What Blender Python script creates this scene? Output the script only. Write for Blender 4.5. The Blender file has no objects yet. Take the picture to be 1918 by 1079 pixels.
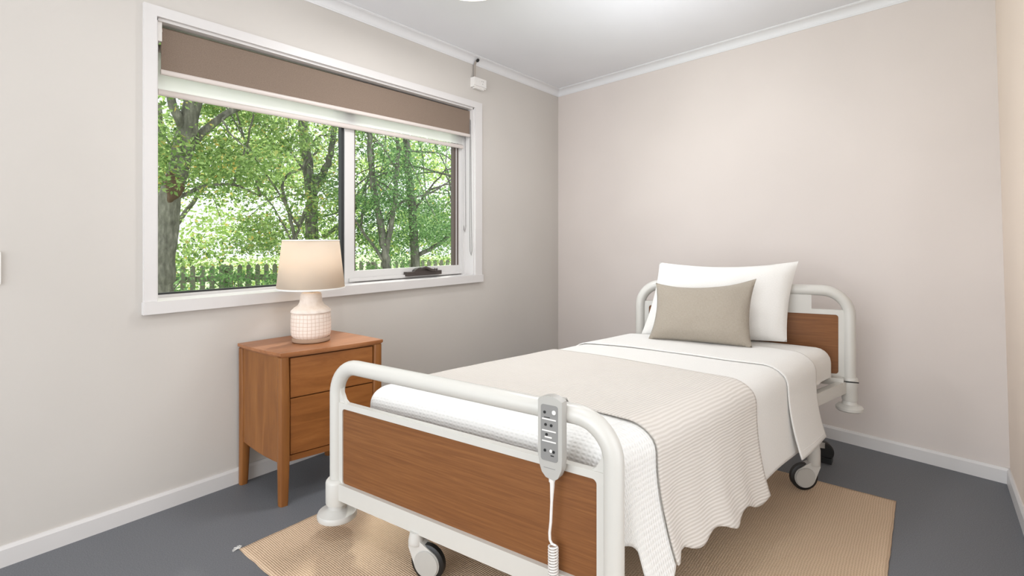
import bpy, bmesh, math, random
from math import sin, cos, pi, radians, sqrt
from mathutils import Vector, Matrix, noise
SC = bpy.context.scene; C = SC.collection
random.seed(7)

# ------------------------------------------------------------------ materials
def srgb(r, g, b):
    f = lambda c: (c/255/12.92) if c/255 <= .04045 else ((c/255+.055)/1.055)**2.4
    return (f(r), f(g), f(b), 1)
class M:
    def __init__(s, name, col=(200,200,200), rough=.6, metal=0, spec=.5):
        s.m = bpy.data.materials.new(name); s.m.use_nodes = True
        s.nt = s.m.node_tree; s.n = s.nt.nodes; s.l = s.nt.links
        s.b = s.n['Principled BSDF']; s.out = s.n['Material Output']
        s.b.inputs['Base Color'].default_value = srgb(*col); s.b.inputs['Roughness'].default_value = rough
        s.b.inputs['Metallic'].default_value = metal; s.b.inputs['Specular IOR Level'].default_value = spec
    def add(s, t, **k):
        n = s.n.new(t)
        for a, v in k.items():
            if a in n.inputs.keys() if hasattr(n.inputs, 'keys') else False: n.inputs[a].default_value = v
            else: setattr(n, a, v)
        return n
    def coord(s, kind='Object', scale=(1,1,1), rot=(0,0,0)):
        t = s.n.new('ShaderNodeTexCoord'); mp = s.n.new('ShaderNodeMapping')
        mp.inputs['Scale'].default_value = scale; mp.inputs['Rotation'].default_value = rot
        s.l.new(t.outputs[kind], mp.inputs['Vector']); return mp.outputs['Vector']
    def noise(s, vec, scale=5, detail=3, rough=.5, dist=0):
        n = s.n.new('ShaderNodeTexNoise'); n.inputs['Scale'].default_value = scale
        n.inputs['Detail'].default_value = detail; n.inputs['Roughness'].default_value = rough
        n.inputs['Distortion'].default_value = dist
        s.l.new(vec, n.inputs['Vector']); return n.outputs['Fac']
    def ramp(s, fac, stops):
        r = s.n.new('ShaderNodeValToRGB'); e = r.color_ramp.elements
        while len(e) < len(stops): e.new(.5)
        for el, (p, c) in zip(e, stops): el.position = p; el.color = srgb(*c)
        s.l.new(fac, r.inputs['Fac']); return r.outputs['Color']
    def col(s, sock): s.l.new(sock, s.b.inputs['Base Color']); return s
    def bump(s, sock, strength=.2, dist=.01):
        b = s.n.new('ShaderNodeBump'); b.inputs['Strength'].default_value = strength; b.inputs['Distance'].default_value = dist
        s.l.new(sock, b.inputs['Height'])
        prev = s.b.inputs['Normal'].links
        if prev: s.l.new(prev[0].from_socket, b.inputs['Normal'])
        s.l.new(b.outputs['Normal'], s.b.inputs['Normal']); return s
    def math(s, op, a, b=None):
        n = s.n.new('ShaderNodeMath'); n.operation = op
        for i, v in enumerate((a, b)):
            if v is None: continue
            if isinstance(v, (int, float)): n.inputs[i].default_value = v
            else: s.l.new(v, n.inputs[i])
        return n.outputs[0]
def paint(name, c, rough=.75, var=3, bump=.06):
    m = M(name, c, rough, spec=.3); v = m.coord()
    m.col(m.ramp(m.noise(v, 1.3, 2), [(.3, tuple(k-var for k in c)), (.7, tuple(k+var for k in c))]))
    m.bump(m.noise(v, 220, 2), bump, .002); return m.m
def wood(name, c0, c1, c2, scale=(2,2,30), rough=.42):
    m = M(name, c1, rough, spec=.4); v = m.coord('Object', scale)
    f = m.noise(v, 2.2, 6, .62, .6)
    m.col(m.ramp(f, [(.28, c0), (.5, c1), (.74, c2)])); m.bump(f, .05, .002); return m.m
MT = {}
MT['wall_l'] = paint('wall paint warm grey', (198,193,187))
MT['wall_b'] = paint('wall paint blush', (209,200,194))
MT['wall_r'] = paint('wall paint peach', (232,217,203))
MT['ceil'] = paint('ceiling paint', (226,227,230))
MT['trim'] = paint('white gloss trim', (210,207,205), .35, 2, .02)
MT['cornice'] = paint('white cornice', (221,221,222), .6, 2, .02)
m = M('grey sheet vinyl', (100,102,106), .55, spec=.35); v = m.coord()
m.col(m.ramp(m.noise(v, 260, 3), [(.3, (92,94,98)), (.7, (112,114,118))])); m.bump(m.noise(v, 300, 2), .12, .002); MT['floor'] = m.m
MT['frame_al'] = paint('white powder coated aluminium', (208,206,204), .4, 1, .01)
MT['seal'] = M('black rubber seal', (26,28,30), .5).m
MT['bronze'] = M('brown channel', (92,80,74), .5).m
m = M('window glass', (255,255,255), 0); m.b.inputs['Transmission Weight'].default_value = 1; m.b.inputs['IOR'].default_value = 1.0
t = m.n.new('ShaderNodeBsdfTransparent'); t.inputs[0].default_value = (.97,.99,.98,1)
g = m.n.new('ShaderNodeBsdfGlossy'); g.inputs['Roughness'].default_value = .02
fr = m.n.new('ShaderNodeFresnel'); fr.inputs['IOR'].default_value = 1.1
mx = m.n.new('ShaderNodeMixShader'); m.l.new(fr.outputs[0], mx.inputs[0]); m.l.new(t.outputs[0], mx.inputs[1]); m.l.new(g.outputs[0], mx.inputs[2])
m.l.new(mx.outputs[0], m.out.inputs['Surface']); MT['glass'] = m.m
m = M('taupe blockout blind cloth', (146,126,112), .85, spec=.2); v = m.coord()
m.col(m.ramp(m.noise(v, 300, 2), [(.3, (118,103,91)), (.7, (134,118,105))])); m.bump(m.noise(v, 500, 1), .2, .002); MT['blind'] = m.m
m = M('sheer screen cloth', (236,236,234), .9)
t = m.n.new('ShaderNodeBsdfTransparent'); mx = m.n.new('ShaderNodeMixShader'); mx.inputs[0].default_value = .86
tl = m.n.new('ShaderNodeBsdfTranslucent'); tl.inputs[0].default_value = srgb(250,250,248); mx2 = m.n.new('ShaderNodeMixShader'); mx2.inputs[0].default_value = .45
m.l.new(m.b.outputs[0], mx2.inputs[1]); m.l.new(tl.outputs[0], mx2.inputs[2])
m.l.new(t.outputs[0], mx.inputs[1]); m.l.new(mx2.outputs[0], mx.inputs[2]); m.l.new(mx.outputs[0], m.out.inputs['Surface']); MT['sheer'] = m.m
MT['bar'] = M('blind hem bar', (205,196,190), .4).m
MT['steel'] = M('bead chain steel', (140,138,136), .4, .5).m
MT['plastic'] = M('white plastic', (226,223,219), .35).m
MT['ivory'] = M('ivory powder coated steel', (200,198,192), .3).m
MT['greyplastic'] = M('pale grey plastic', (196,194,189), .35).m
MT['handset'] = M('handset casing', (174,172,167), .35).m
MT['keypad'] = M('handset keypad', (132,131,129), .4).m
MT['black'] = M('black rubber', (18,18,18), .45).m
MT['handle'] = M('dark bronze winder', (62,54,50), .4).m
MT['cable'] = M('grey flat cable', (168,160,152), .6).m
MT['wood_n'] = wood('nightstand honey timber side', (114,68,30), (131,82,38), (147,96,48), (9,9,1.2))
MT['wood_f'] = wood('nightstand honey timber drawer', (118,70,30), (137,84,40), (156,100,52), (1.5,1.5,11))
MT['wood_t'] = wood('nightstand honey timber top', (132,84,50), (153,100,63), (172,118,80), (9,1.2,9), .35)
MT['wood_b'] = wood('bed panel beech laminate', (106,64,30), (121,76,38), (136,90,48), (1.8,1.8,60), .5)
# textiles
def cloth(name, c, bump_scale=420, strength=.25):
    m = M(name, c, .92, spec=.15); v = m.coord('UV', (1,1,1))
    a = m.noise(m.coord('UV', (1,5,1)), bump_scale/3, 2); b = m.noise(m.coord('UV', (5,1,1)), bump_scale/3, 2)
    s_ = m.math('ADD', a, b); m.bump(s_, strength, .003)
    m.col(m.ramp(m.math('MULTIPLY', s_, .5), [(.35, tuple(k-9 for k in c)), (.62, c)]))
    m.b.inputs['Sheen Weight'].default_value = .15; return m
MT['linen'] = cloth('white linen', (225,223,219), 420, .16).m
MT['sheet'] = cloth('fitted sheet cotton', (222,219,214), 700, .06).m
MT['pillow'] = cloth('pillow linen', (228,226,222), 380, .18).m
MT['cushion'] = cloth('taupe linen', (163,154,141), 260, .7).m
MT['shade'] = None
m = M('white pucker weave', (228,227,224), .92, spec=.15); m.b.inputs['Sheen Weight'].default_value = .15
v = m.coord('UV', (1,1,1))
nz = m.n.new('ShaderNodeTexNoise'); nz.inputs['Scale'].default_value = 22; m.l.new(v, nz.inputs['Vector'])
vm = m.n.new('ShaderNodeVectorMath'); vm.operation = 'MULTIPLY_ADD'; m.l.new(nz.outputs['Color'], vm.inputs[0]); vm.inputs[1].default_value = (.007,.007,0); m.l.new(v, vm.inputs[2])
sx = m.n.new('ShaderNodeSeparateXYZ'); m.l.new(vm.outputs[0], sx.inputs[0])
a = m.math('SINE', m.math('MULTIPLY', sx.outputs[0], 2*pi/.017)); b = m.math('SINE', m.math('MULTIPLY', sx.outputs[1], 2*pi/.0115))
w = m.math('MULTIPLY', m.math('ADD', a, 1), m.math('ADD', b, 1))
m.bump(w, .36, .002); MT['waffle'] = m.m
m = M('oatmeal ribbed knit', (212,201,190), .92, spec=.12); m.b.inputs['Sheen Weight'].default_value = .15
v = m.coord('UV', (1,1,1))
nz = m.n.new('ShaderNodeTexNoise'); nz.inputs['Scale'].default_value = 6; m.l.new(v, nz.inputs['Vector'])
vm = m.n.new('ShaderNodeVectorMath'); vm.operation = 'MULTIPLY_ADD'; m.l.new(nz.outputs['Color'], vm.inputs[0]); vm.inputs[1].default_value = (.02,.02,0); m.l.new(v, vm.inputs[2])
sx = m.n.new('ShaderNodeSeparateXYZ'); m.l.new(vm.outputs[0], sx.inputs[0])
rb = m.math('SINE', m.math('MULTIPLY', sx.outputs[0], 2*pi/.0115))
m.bump(rb, .4, .0022)
m.col(m.ramp(m.math('MULTIPLY_ADD', rb, .5), [(.0, (198,191,183)), (.8, (212,206,199))])); MT['rib'] = m.m
for n_ in m.n:
    if n_.type == 'MATH' and n_.operation == 'MULTIPLY_ADD': n_.inputs[2].default_value = .5
m = M('jute rug', (170,140,110), .95, spec=.1)
v = m.coord('Object', (1,1,1))
nz = m.n.new('ShaderNodeTexNoise'); nz.inputs['Scale'].default_value = 9; m.l.new(v, nz.inputs['Vector'])
vm = m.n.new('ShaderNodeVectorMath'); vm.operation = 'MULTIPLY_ADD'; m.l.new(nz.outputs['Color'], vm.inputs[0]); vm.inputs[1].default_value = (.012,.012,0); m.l.new(v, vm.inputs[2])
sx = m.n.new('ShaderNodeSeparateXYZ'); m.l.new(vm.outputs[0], sx.inputs[0])
a = m.math('SINE', m.math('MULTIPLY', sx.outputs[1], 2*pi/.0078)); b = m.math('SINE', m.math('MULTIPLY', sx.outputs[0], 2*pi/.009))
w = m.math('ADD', a, m.math('MULTIPLY', b, .45)); w = m.math('ADD', w, m.math('MULTIPLY', m.noise(v, 240, 2), .8))
m.bump(w, .4, .003)
m.col(m.ramp(m.math('ADD', m.math('MULTIPLY', w, .25), .4), [(.1, (150,126,104)), (.42, (198,172,145)), (.85, (218,194,168))])); MT['rug'] = m.m
m = M('lamp ceramic glaze', (226,214,204), .5); v = m.coord('Object')
m.col(m.ramp(m.noise(v, 40, 3), [(.3, (216,203,192)), (.7, (230,220,211))])); m.bump(m.noise(v, 90, 2), .15, .003); MT['glaze'] = m.m
m = M('lamp ceramic scored grid', (222,205,192), .7); v = m.coord('UV', (1,1,1))
nz = m.n.new('ShaderNodeTexNoise'); nz.inputs['Scale'].default_value = 14; m.l.new(v, nz.inputs['Vector'])
vm = m.n.new('ShaderNodeVectorMath'); vm.operation = 'MULTIPLY_ADD'; m.l.new(nz.outputs['Color'], vm.inputs[0]); vm.inputs[1].default_value = (.012,.012,0); m.l.new(v, vm.inputs[2])
sx = m.n.new('ShaderNodeSeparateXYZ'); m.l.new(vm.outputs[0], sx.inputs[0])
a = m.math('ABSOLUTE', m.math('SINE', m.math('MULTIPLY', sx.outputs[0], pi/.019))); b = m.math('ABSOLUTE', m.math('SINE', m.math('MULTIPLY', sx.outputs[1], pi/.018)))
w = m.math('MINIMUM', a, b)
m.col(m.ramp(w, [(.04, (192,164,143)), (.26, (226,212,201))])); m.bump(w, .25, .002); MT['scored'] = m.m
m = M('lampshade linen', (222,213,199), .9); v = m.coord('UV', (1,1,1))
a = m.noise(m.coord('UV', (1,8,1)), 120, 2); b = m.noise(m.coord('UV', (8,1,1)), 120, 2); w = m.math('ADD', a, b); m.bump(w, .25, .002)
tl = m.n.new('ShaderNodeBsdfTranslucent'); tl.inputs[0].default_value = srgb(246,226,200); mx = m.n.new('ShaderNodeMixShader'); mx.inputs[0].default_value = .4
m.l.new(m.b.outputs[0], mx.inputs[1]); m.l.new(tl.outputs[0], mx.inputs[2]); m.l.new(mx.outputs[0], m.out.inputs['Surface']); MT['shade'] = m.m
def emis(name, c, st):
    m = M(name, c, .4); m.b.inputs['Emission Color'].default_value = srgb(*c); m.b.inputs['Emission Strength'].default_value = st; return m.m
MT['bulb'] = emis('warm bulb', (255,214,160), 6)
MT['diffuser'] = emis('opal diffuser', (255,244,230), 1.6)
m = M('bark', (95,92,84), .9, spec=.1); v = m.coord('Object', (1,1,.35))
f_ = m.noise(v, 22, 5, .6); m.col(m.ramp(f_, [(.3, (84,82,75)), (.55, (122,119,111)), (.75, (158,154,144))])); m.bump(f_, .6, .02); MT['bark'] = m.m
def leafmat(name, stops, tr):
    m = M(name, (90,130,50), .5, spec=.3); g = m.n.new('ShaderNodeNewGeometry')
    c = m.ramp(g.outputs['Random Per Island'], stops); m.col(c)
    tl = m.n.new('ShaderNodeBsdfTranslucent'); m.l.new(c, tl.inputs[0]); mx = m.n.new('ShaderNodeMixShader'); mx.inputs[0].default_value = tr
    m.l.new(m.b.outputs[0], mx.inputs[1]); m.l.new(tl.outputs[0], mx.inputs[2]); m.l.new(mx.outputs[0], m.out.inputs['Surface']); return m.m
MT['leaf'] = leafmat('leaves', [(0,(98,124,72)),(.5,(134,162,94)),(.9,(178,202,132)),(.99,(216,186,104))], .5)
MT['leaf2'] = leafmat('cool leaves', [(0,(86,120,78)),(.5,(118,156,98)),(.95,(164,198,138))], .5)
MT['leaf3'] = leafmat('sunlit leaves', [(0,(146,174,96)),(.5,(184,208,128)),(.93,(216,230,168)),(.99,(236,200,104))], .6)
MT['fence'] = paint('weathered fence timber', (128,126,112), .9, 12, .3)
m = M('lawn', (150,170,110), .95); m.col(m.ramp(m.noise(m.coord(), 6, 4), [(.3,(128,150,90)),(.7,(196,204,170))])); MT['lawn'] = m.m

# ------------------------------------------------------------------ mesh helpers
def tag(o, label=None, cat=None, group=None, kind=None):
    if label: o['label'] = label
    if cat: o['category'] = cat
    if group: o['group'] = group
    if kind: o['kind'] = kind
    return o
def put(o, parent):
    C.objects.link(o)
    if parent:
        o.parent = parent; q = parent; off = Vector((0,0,0))
        while q: off += q.location; q = q.parent
        o.location = -off
    return o
def obj(name, bm, mat, parent=None, smooth=True, ang=40):
    me = bpy.data.meshes.new(name); bmesh.ops.recalc_face_normals(bm, faces=bm.faces) if smooth != 'raw' else None
    if smooth:
        for f in bm.faces: f.smooth = True
        for e in bm.edges:
            if len(e.link_faces) == 2 and e.calc_face_angle(0) > radians(ang): e.smooth = False
    bm.to_mesh(me); bm.free()
    for k in (mat if isinstance(mat, (list, tuple)) else [mat]): me.materials.append(k)
    return put(bpy.data.objects.new(name, me), parent)
def empty(name, loc): 
    o = bpy.data.objects.new(name, None); o.empty_display_size = .05; o.location = loc; C.objects.link(o); return o
def B(): return bmesh.new()
def bevel(bm, w, seg=2, lim=30):
    es = [e for e in bm.edges if len(e.link_faces) == 2 and e.calc_face_angle(0) > radians(lim)]
    bmesh.ops.bevel(bm, geom=es, offset=w, segments=seg, profile=.6, affect='EDGES', clamp_overlap=True); return bm
def hexa(bm, lo, hi):
    """lo, hi: four points each (rings)"""
    a = [bm.verts.new(p) for p in lo]; b = [bm.verts.new(p) for p in hi]
    bm.faces.new(a[::-1]); bm.faces.new(b)
    for i in range(4): bm.faces.new((a[i], a[(i+1)%4], b[(i+1)%4], b[i]))
    return bm
def box(bm, x0, x1, y0, y1, z0, z1):
    return hexa(bm, [(x0,y0,z0),(x1,y0,z0),(x1,y1,z0),(x0,y1,z0)], [(x0,y0,z1),(x1,y0,z1),(x1,y1,z1),(x0,y1,z1)])
def bxo(name, x0, x1, y0, y1, z0, z1, mat, parent=None, bv=0):
    bm = box(B(), x0, x1, y0, y1, z0, z1)
    if bv: bevel(bm, bv)
    return obj(name, bm, mat, parent)
def tube(bm, pts, r, n=12, caps=True, squash=None):
    pts = [Vector(p) for p in pts]; rs = r if isinstance(r, (list, tuple)) else [r]*len(pts)
    rings = []; up = None
    for i, p in enumerate(pts):
        t = (pts[min(i+1, len(pts)-1)] - pts[max(i-1, 0)]).normalized()
        if up is None: up = Vector((0,0,1)) if abs(t.z) < .9 else Vector((1,0,0))
        sx_ = t.cross(up); 
        if sx_.length < 1e-4: sx_ = t.cross(Vector((0,1,0)))
        sx_.normalize(); up = sx_.cross(t).normalized()
        rings.append([bm.verts.new(p + rs[i]*(cos(2*pi*k/n)*sx_ + sin(2*pi*k/n)*up)) for k in range(n)])
    for a, b in zip(rings, rings[1:]):
        for k in range(n): bm.faces.new((a[k], a[(k+1)%n], b[(k+1)%n], b[k]))
    if caps: bm.faces.new(rings[0][::-1]); bm.faces.new(rings[-1])
    return bm
def lathe(bm, prof, c, n=48, axis=None, close=True, uv=False):
    """prof list of (r, h); axis unit vector (default z) from point c"""
    c = Vector(c); ax = Vector(axis or (0,0,1)).normalized()
    u = ax.cross(Vector((0,0,1))) if abs(ax.z) < .9 else Vector((1,0,0)); u.normalize(); v = ax.cross(u)
    rings = []
    for r, h in prof:
        rings.append([bm.verts.new(c + ax*h + r*(cos(2*pi*k/n)*u + sin(2*pi*k/n)*v)) for k in range(n)])
    lay = bm.loops.layers.uv.verify() if uv else None
    for i, (a, b) in enumerate(zip(rings, rings[1:])):
        for k in range(n):
            f = bm.faces.new((a[k], a[(k+1)%n], b[(k+1)%n], b[k]))
            if uv:
                R = max(p[0] for p in prof)
                for lp, (kk, ii) in zip(f.loops, ((k,i),(k+1,i),(k+1,i+1),(k,i+1))): lp[lay].uv = (2*pi*R*kk/n, prof[ii][1])
    if close:
        bm.faces.new(rings[0][::-1]); bm.faces.new(rings[-1])
    return bm
def prism(bm, outline, origin, u, v, n, depth):
    """outline 2D points (a,b) -> origin + a*u + b*v, extruded by depth along n"""
    o, u, v, n = Vector(origin), Vector(u), Vector(v), Vector(n)
    A = [bm.verts.new(o + a*u + b*v) for a, b in outline]; D = [bm.verts.new(o + a*u + b*v + n*depth) for a, b in outline]
    bm.faces.new(A); bm.faces.new(D[::-1]); k = len(A)
    for i in range(k): bm.faces.new((A[i], D[i], D[(i+1)%k], A[(i+1)%k]))
    return bm
def rrect(x0, x1, y0, y1, r, seg=6):
    o = []
    for cx_, cy_, a0 in ((x1-r, y1-r, 0), (x0+r, y1-r, 90), (x0+r, y0+r, 180), (x1-r, y0+r, 270)):
        for k in range(seg+1):
            t = radians(a0+90*k/seg); o.append((cx_+r*cos(t), cy_+r*sin(t)))
    return o
def hull(pts):
    pts = sorted(set(pts)); cr = lambda o,a,b: (a[0]-o[0])*(b[1]-o[1])-(a[1]-o[1])*(b[0]-o[0])
    lo = []
    for p in pts:
        while len(lo) > 1 and cr(lo[-2], lo[-1], p) <= 0: lo.pop()
        lo.append(p)
    up = []
    for p in reversed(pts):
        while len(up) > 1 and cr(up[-2], up[-1], p) <= 0: up.pop()
        up.append(p)
    return lo[:-1]+up[:-1]
def grid(bm, fn, nu, nv, keep=None, uvf=None):
    """fn(i,j)->(x,y,z)"""
    lay = bm.loops.layers.uv.verify()
    V = [[bm.verts.new(fn(i, j)) for j in range(nv+1)] for i in range(nu+1)]
    for i in range(nu):
        for j in range(nv):
            if keep and not keep(i, j): continue
            f = bm.faces.new((V[i][j], V[i+1][j], V[i+1][j+1], V[i][j+1]))
            for lp, (a, b) in zip(f.loops, ((i,j),(i+1,j),(i+1,j+1),(i,j+1))): lp[lay].uv = uvf(a, b) if uvf else (a/nu, b/nv)
    bmesh.ops.delete(bm, geom=[v for v in bm.verts if not v.link_faces], context='VERTS')
    return V

# ------------------------------------------------------------------ room shell (left wall in the plane X = 0)
H = 2.54; YB = 3.92; XR = 2.943; YR = 3.464; Y0 = -1.7
WY0, WY1, WZ0, WZ1 = .765, 2.793, .915, 2.166        # window opening
def struct(o): o['kind'] = 'structure'; return o
bm = hexa(B(), [(-.2,Y0,-.1),(XR+.2,Y0,-.1),(XR+.2,YR+.1,-.1),(-.2,YB+.15,-.1)], [(-.2,Y0,0),(XR+.2,Y0,0),(XR+.2,YR+.1,0),(-.2,YB+.15,0)])
struct(obj('floor', bm, MT['floor'], smooth=False))
bm = hexa(B(), [(-.2,Y0,H),(XR+.2,Y0,H),(XR+.2,YR+.1,H),(-.2,YB+.15,H)], [(-.2,Y0,H+.1),(XR+.2,Y0,H+.1),(XR+.2,YR+.1,H+.1),(-.2,YB+.15,H+.1)])
struct(obj('ceiling', bm, MT['ceil'], smooth=False))
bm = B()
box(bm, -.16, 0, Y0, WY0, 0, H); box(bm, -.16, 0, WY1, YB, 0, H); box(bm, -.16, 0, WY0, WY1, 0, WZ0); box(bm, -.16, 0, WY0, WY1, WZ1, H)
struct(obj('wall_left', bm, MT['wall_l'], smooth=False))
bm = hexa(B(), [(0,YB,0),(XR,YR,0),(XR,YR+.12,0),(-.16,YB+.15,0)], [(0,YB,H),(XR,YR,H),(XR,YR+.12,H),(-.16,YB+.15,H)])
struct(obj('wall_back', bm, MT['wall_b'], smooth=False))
DY0, DY1, DZ = .75, 1.75, 2.04            # unseen opening added in the right wall to let side fill reach the bed
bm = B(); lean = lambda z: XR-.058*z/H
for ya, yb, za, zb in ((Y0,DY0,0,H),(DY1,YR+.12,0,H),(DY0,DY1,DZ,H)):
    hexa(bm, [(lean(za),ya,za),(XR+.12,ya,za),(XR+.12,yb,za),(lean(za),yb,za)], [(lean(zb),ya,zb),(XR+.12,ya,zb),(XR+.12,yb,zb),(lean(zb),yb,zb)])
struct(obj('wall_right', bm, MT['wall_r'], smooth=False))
# skirting boards
def skirt(name, a, b, h=.075, t=.014):
    a, b = Vector((*a,0)), Vector((*b,0)); d = (b-a).normalized(); n = Vector((d.y,-d.x,0))
    prof = [(0,0),(t,0),(t,h-.012),(t*.55,h),(0,h)]
    bm = prism(B(), prof, a, n, (0,0,1), d, (b-a).length)
    return struct(obj(name, bm, MT['trim'], smooth=False))
skirt('baseboard_left', (0,Y0), (0,YB)); skirt('baseboard_back', (0,YB), (XR,YR)); skirt('baseboard_right', (XR,YR), (XR,DY1))
# cove cornice
def cornice(name, a, b, ext=.06):
    a, b = Vector((*a,0)), Vector((*b,0)); d = (b-a).normalized(); n = Vector((d.y,-d.x,0)); z0 = 2.487; p = .062; hh = H-z0
    prof = [(-.005,hh+.005),(-.005,0),(.004,0),(.006,.006)]
    for k in range(9):
        t = pi/2*k/8; prof.append((.008+(p-.016)*(1-cos(t)), .008+(hh-.016)*sin(t)))
    prof += [(p-.006,hh-.006),(p,hh-.005),(p,hh+.005)]
    bm = prism(B(), prof, a-d*ext+Vector((0,0,z0)), n, (0,0,1), d, (b-a).length+2*ext)
    return struct(obj(name, bm, MT['cornice'], smooth=True, ang=25))
cornice('trim_1', (0,Y0), (0,YB), 0); cornice('trim_2', (0,YB), (XR-.02,YR+.003), 0); cornice('trim_3', (XR-.058,YR+.01), (XR-.058,Y0), 0)

# ------------------------------------------------------------------ window
win = struct(empty('window_1', (-.1, 1.78, .915)))
A = dict(mat=MT['trim'], parent=win)
def frame4(name, y0, y1, z0, z1, x0, x1, w, mat, parent, wb=None, wr=None, bv=.003, wt=None):
    wb = w if wb is None else wb; wr = w if wr is None else wr; wt = w if wt is None else wt
    bm = B(); box(bm, x0, x1, y0, y0+w, z0, z1); box(bm, x0, x1, y1-wr, y1, z0, z1)
    box(bm, x0, x1, y0+w, y1-wr, z0, z0+wb); box(bm, x0, x1, y0+w, y1-wr, z1-wt, z1)
    if bv: bevel(bm, bv, 1)
    return obj(name, bm, mat, parent)
# architrave round the opening
frame4('architrave', .716, 2.867, .866, 2.211, -.002, .018, .049, MT['trim'], win, wb=.052, wr=.074-.0, bv=.003, wt=.045)
bxo('sill_nosing', -.13, .03, .712, 2.868, .868, .922, MT['trim'], win, .004)
bm = B(); box(bm, -.145, 0, WY0-.004, WY0+.008, WZ0, WZ1); box(bm, -.145, 0, WY1-.008, WY1+.004, WZ0, WZ1); box(bm, -.145, 0, WY0, WY1, WZ1-.012, WZ1+.002)
obj('reveal_lining', bm, MT['trim'], win)
# aluminium frame and fixed left light
fx = frame4('outer_frame', .77, 2.79, .916, 2.156, -.155, -.125, .034, MT['frame_al'], win, wb=.022)
bxo('mullion', -.158, -.112, 1.775, 1.838, .918, 2.15, MT['frame_al'], fx, .003)
bxo('mullion_seal', -.15, -.118, 1.756, 1.774, .94, 2.15, MT['seal'], fx)
bxo('bottom_seal', -.15, -.124, .80, 1.756, .936, .944, MT['seal'], fx)
bxo('glass_pane', -.146, -.142, .80, 1.76, .935, 2.14, MT['glass'], win)
# winder sash on the right
sash = frame4('winder_sash', 1.80, 2.79, .93, 2.14, -.15, -.116, .045, MT['frame_al'], win, wb=.064, wr=.04)
bxo('sash_ledge', -.13, -.098, 1.80, 2.775, .93, .95, MT['frame_al'], sash, .003)
bxo('sash_channel', -.148, -.118, 2.70, 2.752, .992, 2.11, MT['bronze'], sash)
bxo('sash_seal', -.146, -.116, 2.722, 2.73, .992, 2.11, MT['frame_al'], sash)
bxo('left_seal', -.146, -.118, 1.845, 1.853, .994, 2.11, MT['bronze'], sash)
bxo('glass_pane', -.14, -.136, 1.84, 2.71, .99, 2.12, MT['glass'], sash)
# jamb channel on the right of the sash
bxo('jamb_channel', -.125, -.09, 2.765, 2.79, .92, 2.12, MT['frame_al'], win, .002)
# winder handle
hb = bxo('winder_handle', -.112, -.072, 2.225, 2.535, .94, .968, MT['handle'], win, .006)
bm = B()
prism(bm, [(2.28,.962)]+[(2.365-.075*cos(pi*k/10), .962+.034*sin(pi*k/10)) for k in range(11)]+[(2.45,.962)], (-.108,0,0), (0,1,0), (0,0,1), (1,0,0), .03)
bevel(bm, .004); obj('winder_housing', bm, MT['handle'], hb)
bm = tube(B(), [(-.085,2.35,.985),(-.07,2.38,.995),(-.06,2.42,.978),(-.055,2.45,.972)], [.009,.01,.009,.008], 10)
lathe(bm, [(.004,-.012),(.012,-.008),(.014,0),(.012,.01),(.004,.013)], (-.052,2.46,.975), 14); obj('winder_crank', bm, MT['handle'], hb)

# ------------------------------------------------------------------ roller blinds
def bar(bm, y0, y1, x, z, rx, rz):
    out = [(x+rx*cos(2*pi*k/16), z+rz*sin(2*pi*k/16)) for k in range(16)]
    return prism(bm, out, (0,y0,0), (1,0,0), (0,0,1), (0,1,0), y1-y0)
bl = tag(empty('roller_blind', (-.03, 1.8, 2.15)), 'taupe blockout roller blind half drawn across the top of the window', 'blind')
bm = tube(B(), [(-.055,.80,2.125),(-.055,2.785,2.13)], .022, 20); obj('roller_tube', bm, MT['blind'], bl)
bm = B(); hexa(bm, [(-.036,.795,1.948),(-.033,.795,1.948),(-.033,2.785,1.972),(-.036,2.785,1.972)], [(-.036,.795,2.136),(-.033,.795,2.136),(-.033,2.785,2.145),(-.036,2.785,2.145)])
obj('blind_cloth', bm, MT['blind'], bl)
bm = B(); out = [(.008*cos(2*pi*k/16), .0125*sin(2*pi*k/16)) for k in range(16)]
a = Vector((-.0345,.793,1.940)); b = Vector((-.0345,2.788,1.962)); prism(bm, out, a, (1,0,0), (0,0,1), (b-a).normalized(), (b-a).length); obj('hem_bar', bm, MT['bar'], bl)
bm = B(); box(bm, -.075, -.012, .773, .792, 2.07, 2.155); bevel(bm, .003); lathe(bm, [(.02,0),(.02,.006),(.012,.01)], (-.045,.79,2.125), 16, (0,1,0)); obj('bracket', bm, MT['plastic'], bl)
bm = B(); box(bm, -.075, -.012, 2.7855, 2.794, 2.05, 2.155); bevel(bm, .003); obj('bracket', bm, MT['plastic'], bl)
def chain(name, pts, parent, r=.003):
    bm = tube(B(), pts, r*.6, 6)
    L = 0; P_ = [Vector(p) for p in pts]
    for a, b in zip(P_, P_[1:]):
        n = max(1, int((b-a).length/.012))
        for k in range(n):
            c = a.lerp(b, k/n); bmesh.ops.create_icosphere(bm, subdivisions=1, radius=r, matrix=Matrix.Translation(c))
    return obj(name, bm, MT['steel'], parent)
chain('bead_chain', [(-.03,2.782,2.08),(-.03,2.781,1.6),(-.03,2.781,1.2),(-.024,2.777,1.10),(-.012,2.776,1.07),(-.004,2.777,1.10),(-.012,2.781,1.25),(-.018,2.782,1.6),(-.022,2.782,2.08)], bl)
sb = tag(empty('sheer_blind', (-.09, 1.8, 2.1)), 'white see-through screen blind hanging lower behind the taupe blind', 'blind')
bm = tube(B(), [(-.09,.80,2.06),(-.09,2.765,2.06)], .018, 16); obj('roller_tube', bm, MT['bar'], sb)
bm = B(); hexa(bm, [(-.093,.80,1.875),(-.0915,.80,1.875),(-.0915,2.765,1.90),(-.093,2.765,1.90)], [(-.093,.80,2.06),(-.0915,.80,2.06),(-.0915,2.765,2.07),(-.093,2.765,2.07)])
obj('screen_cloth', bm, MT['sheer'], sb)
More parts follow.
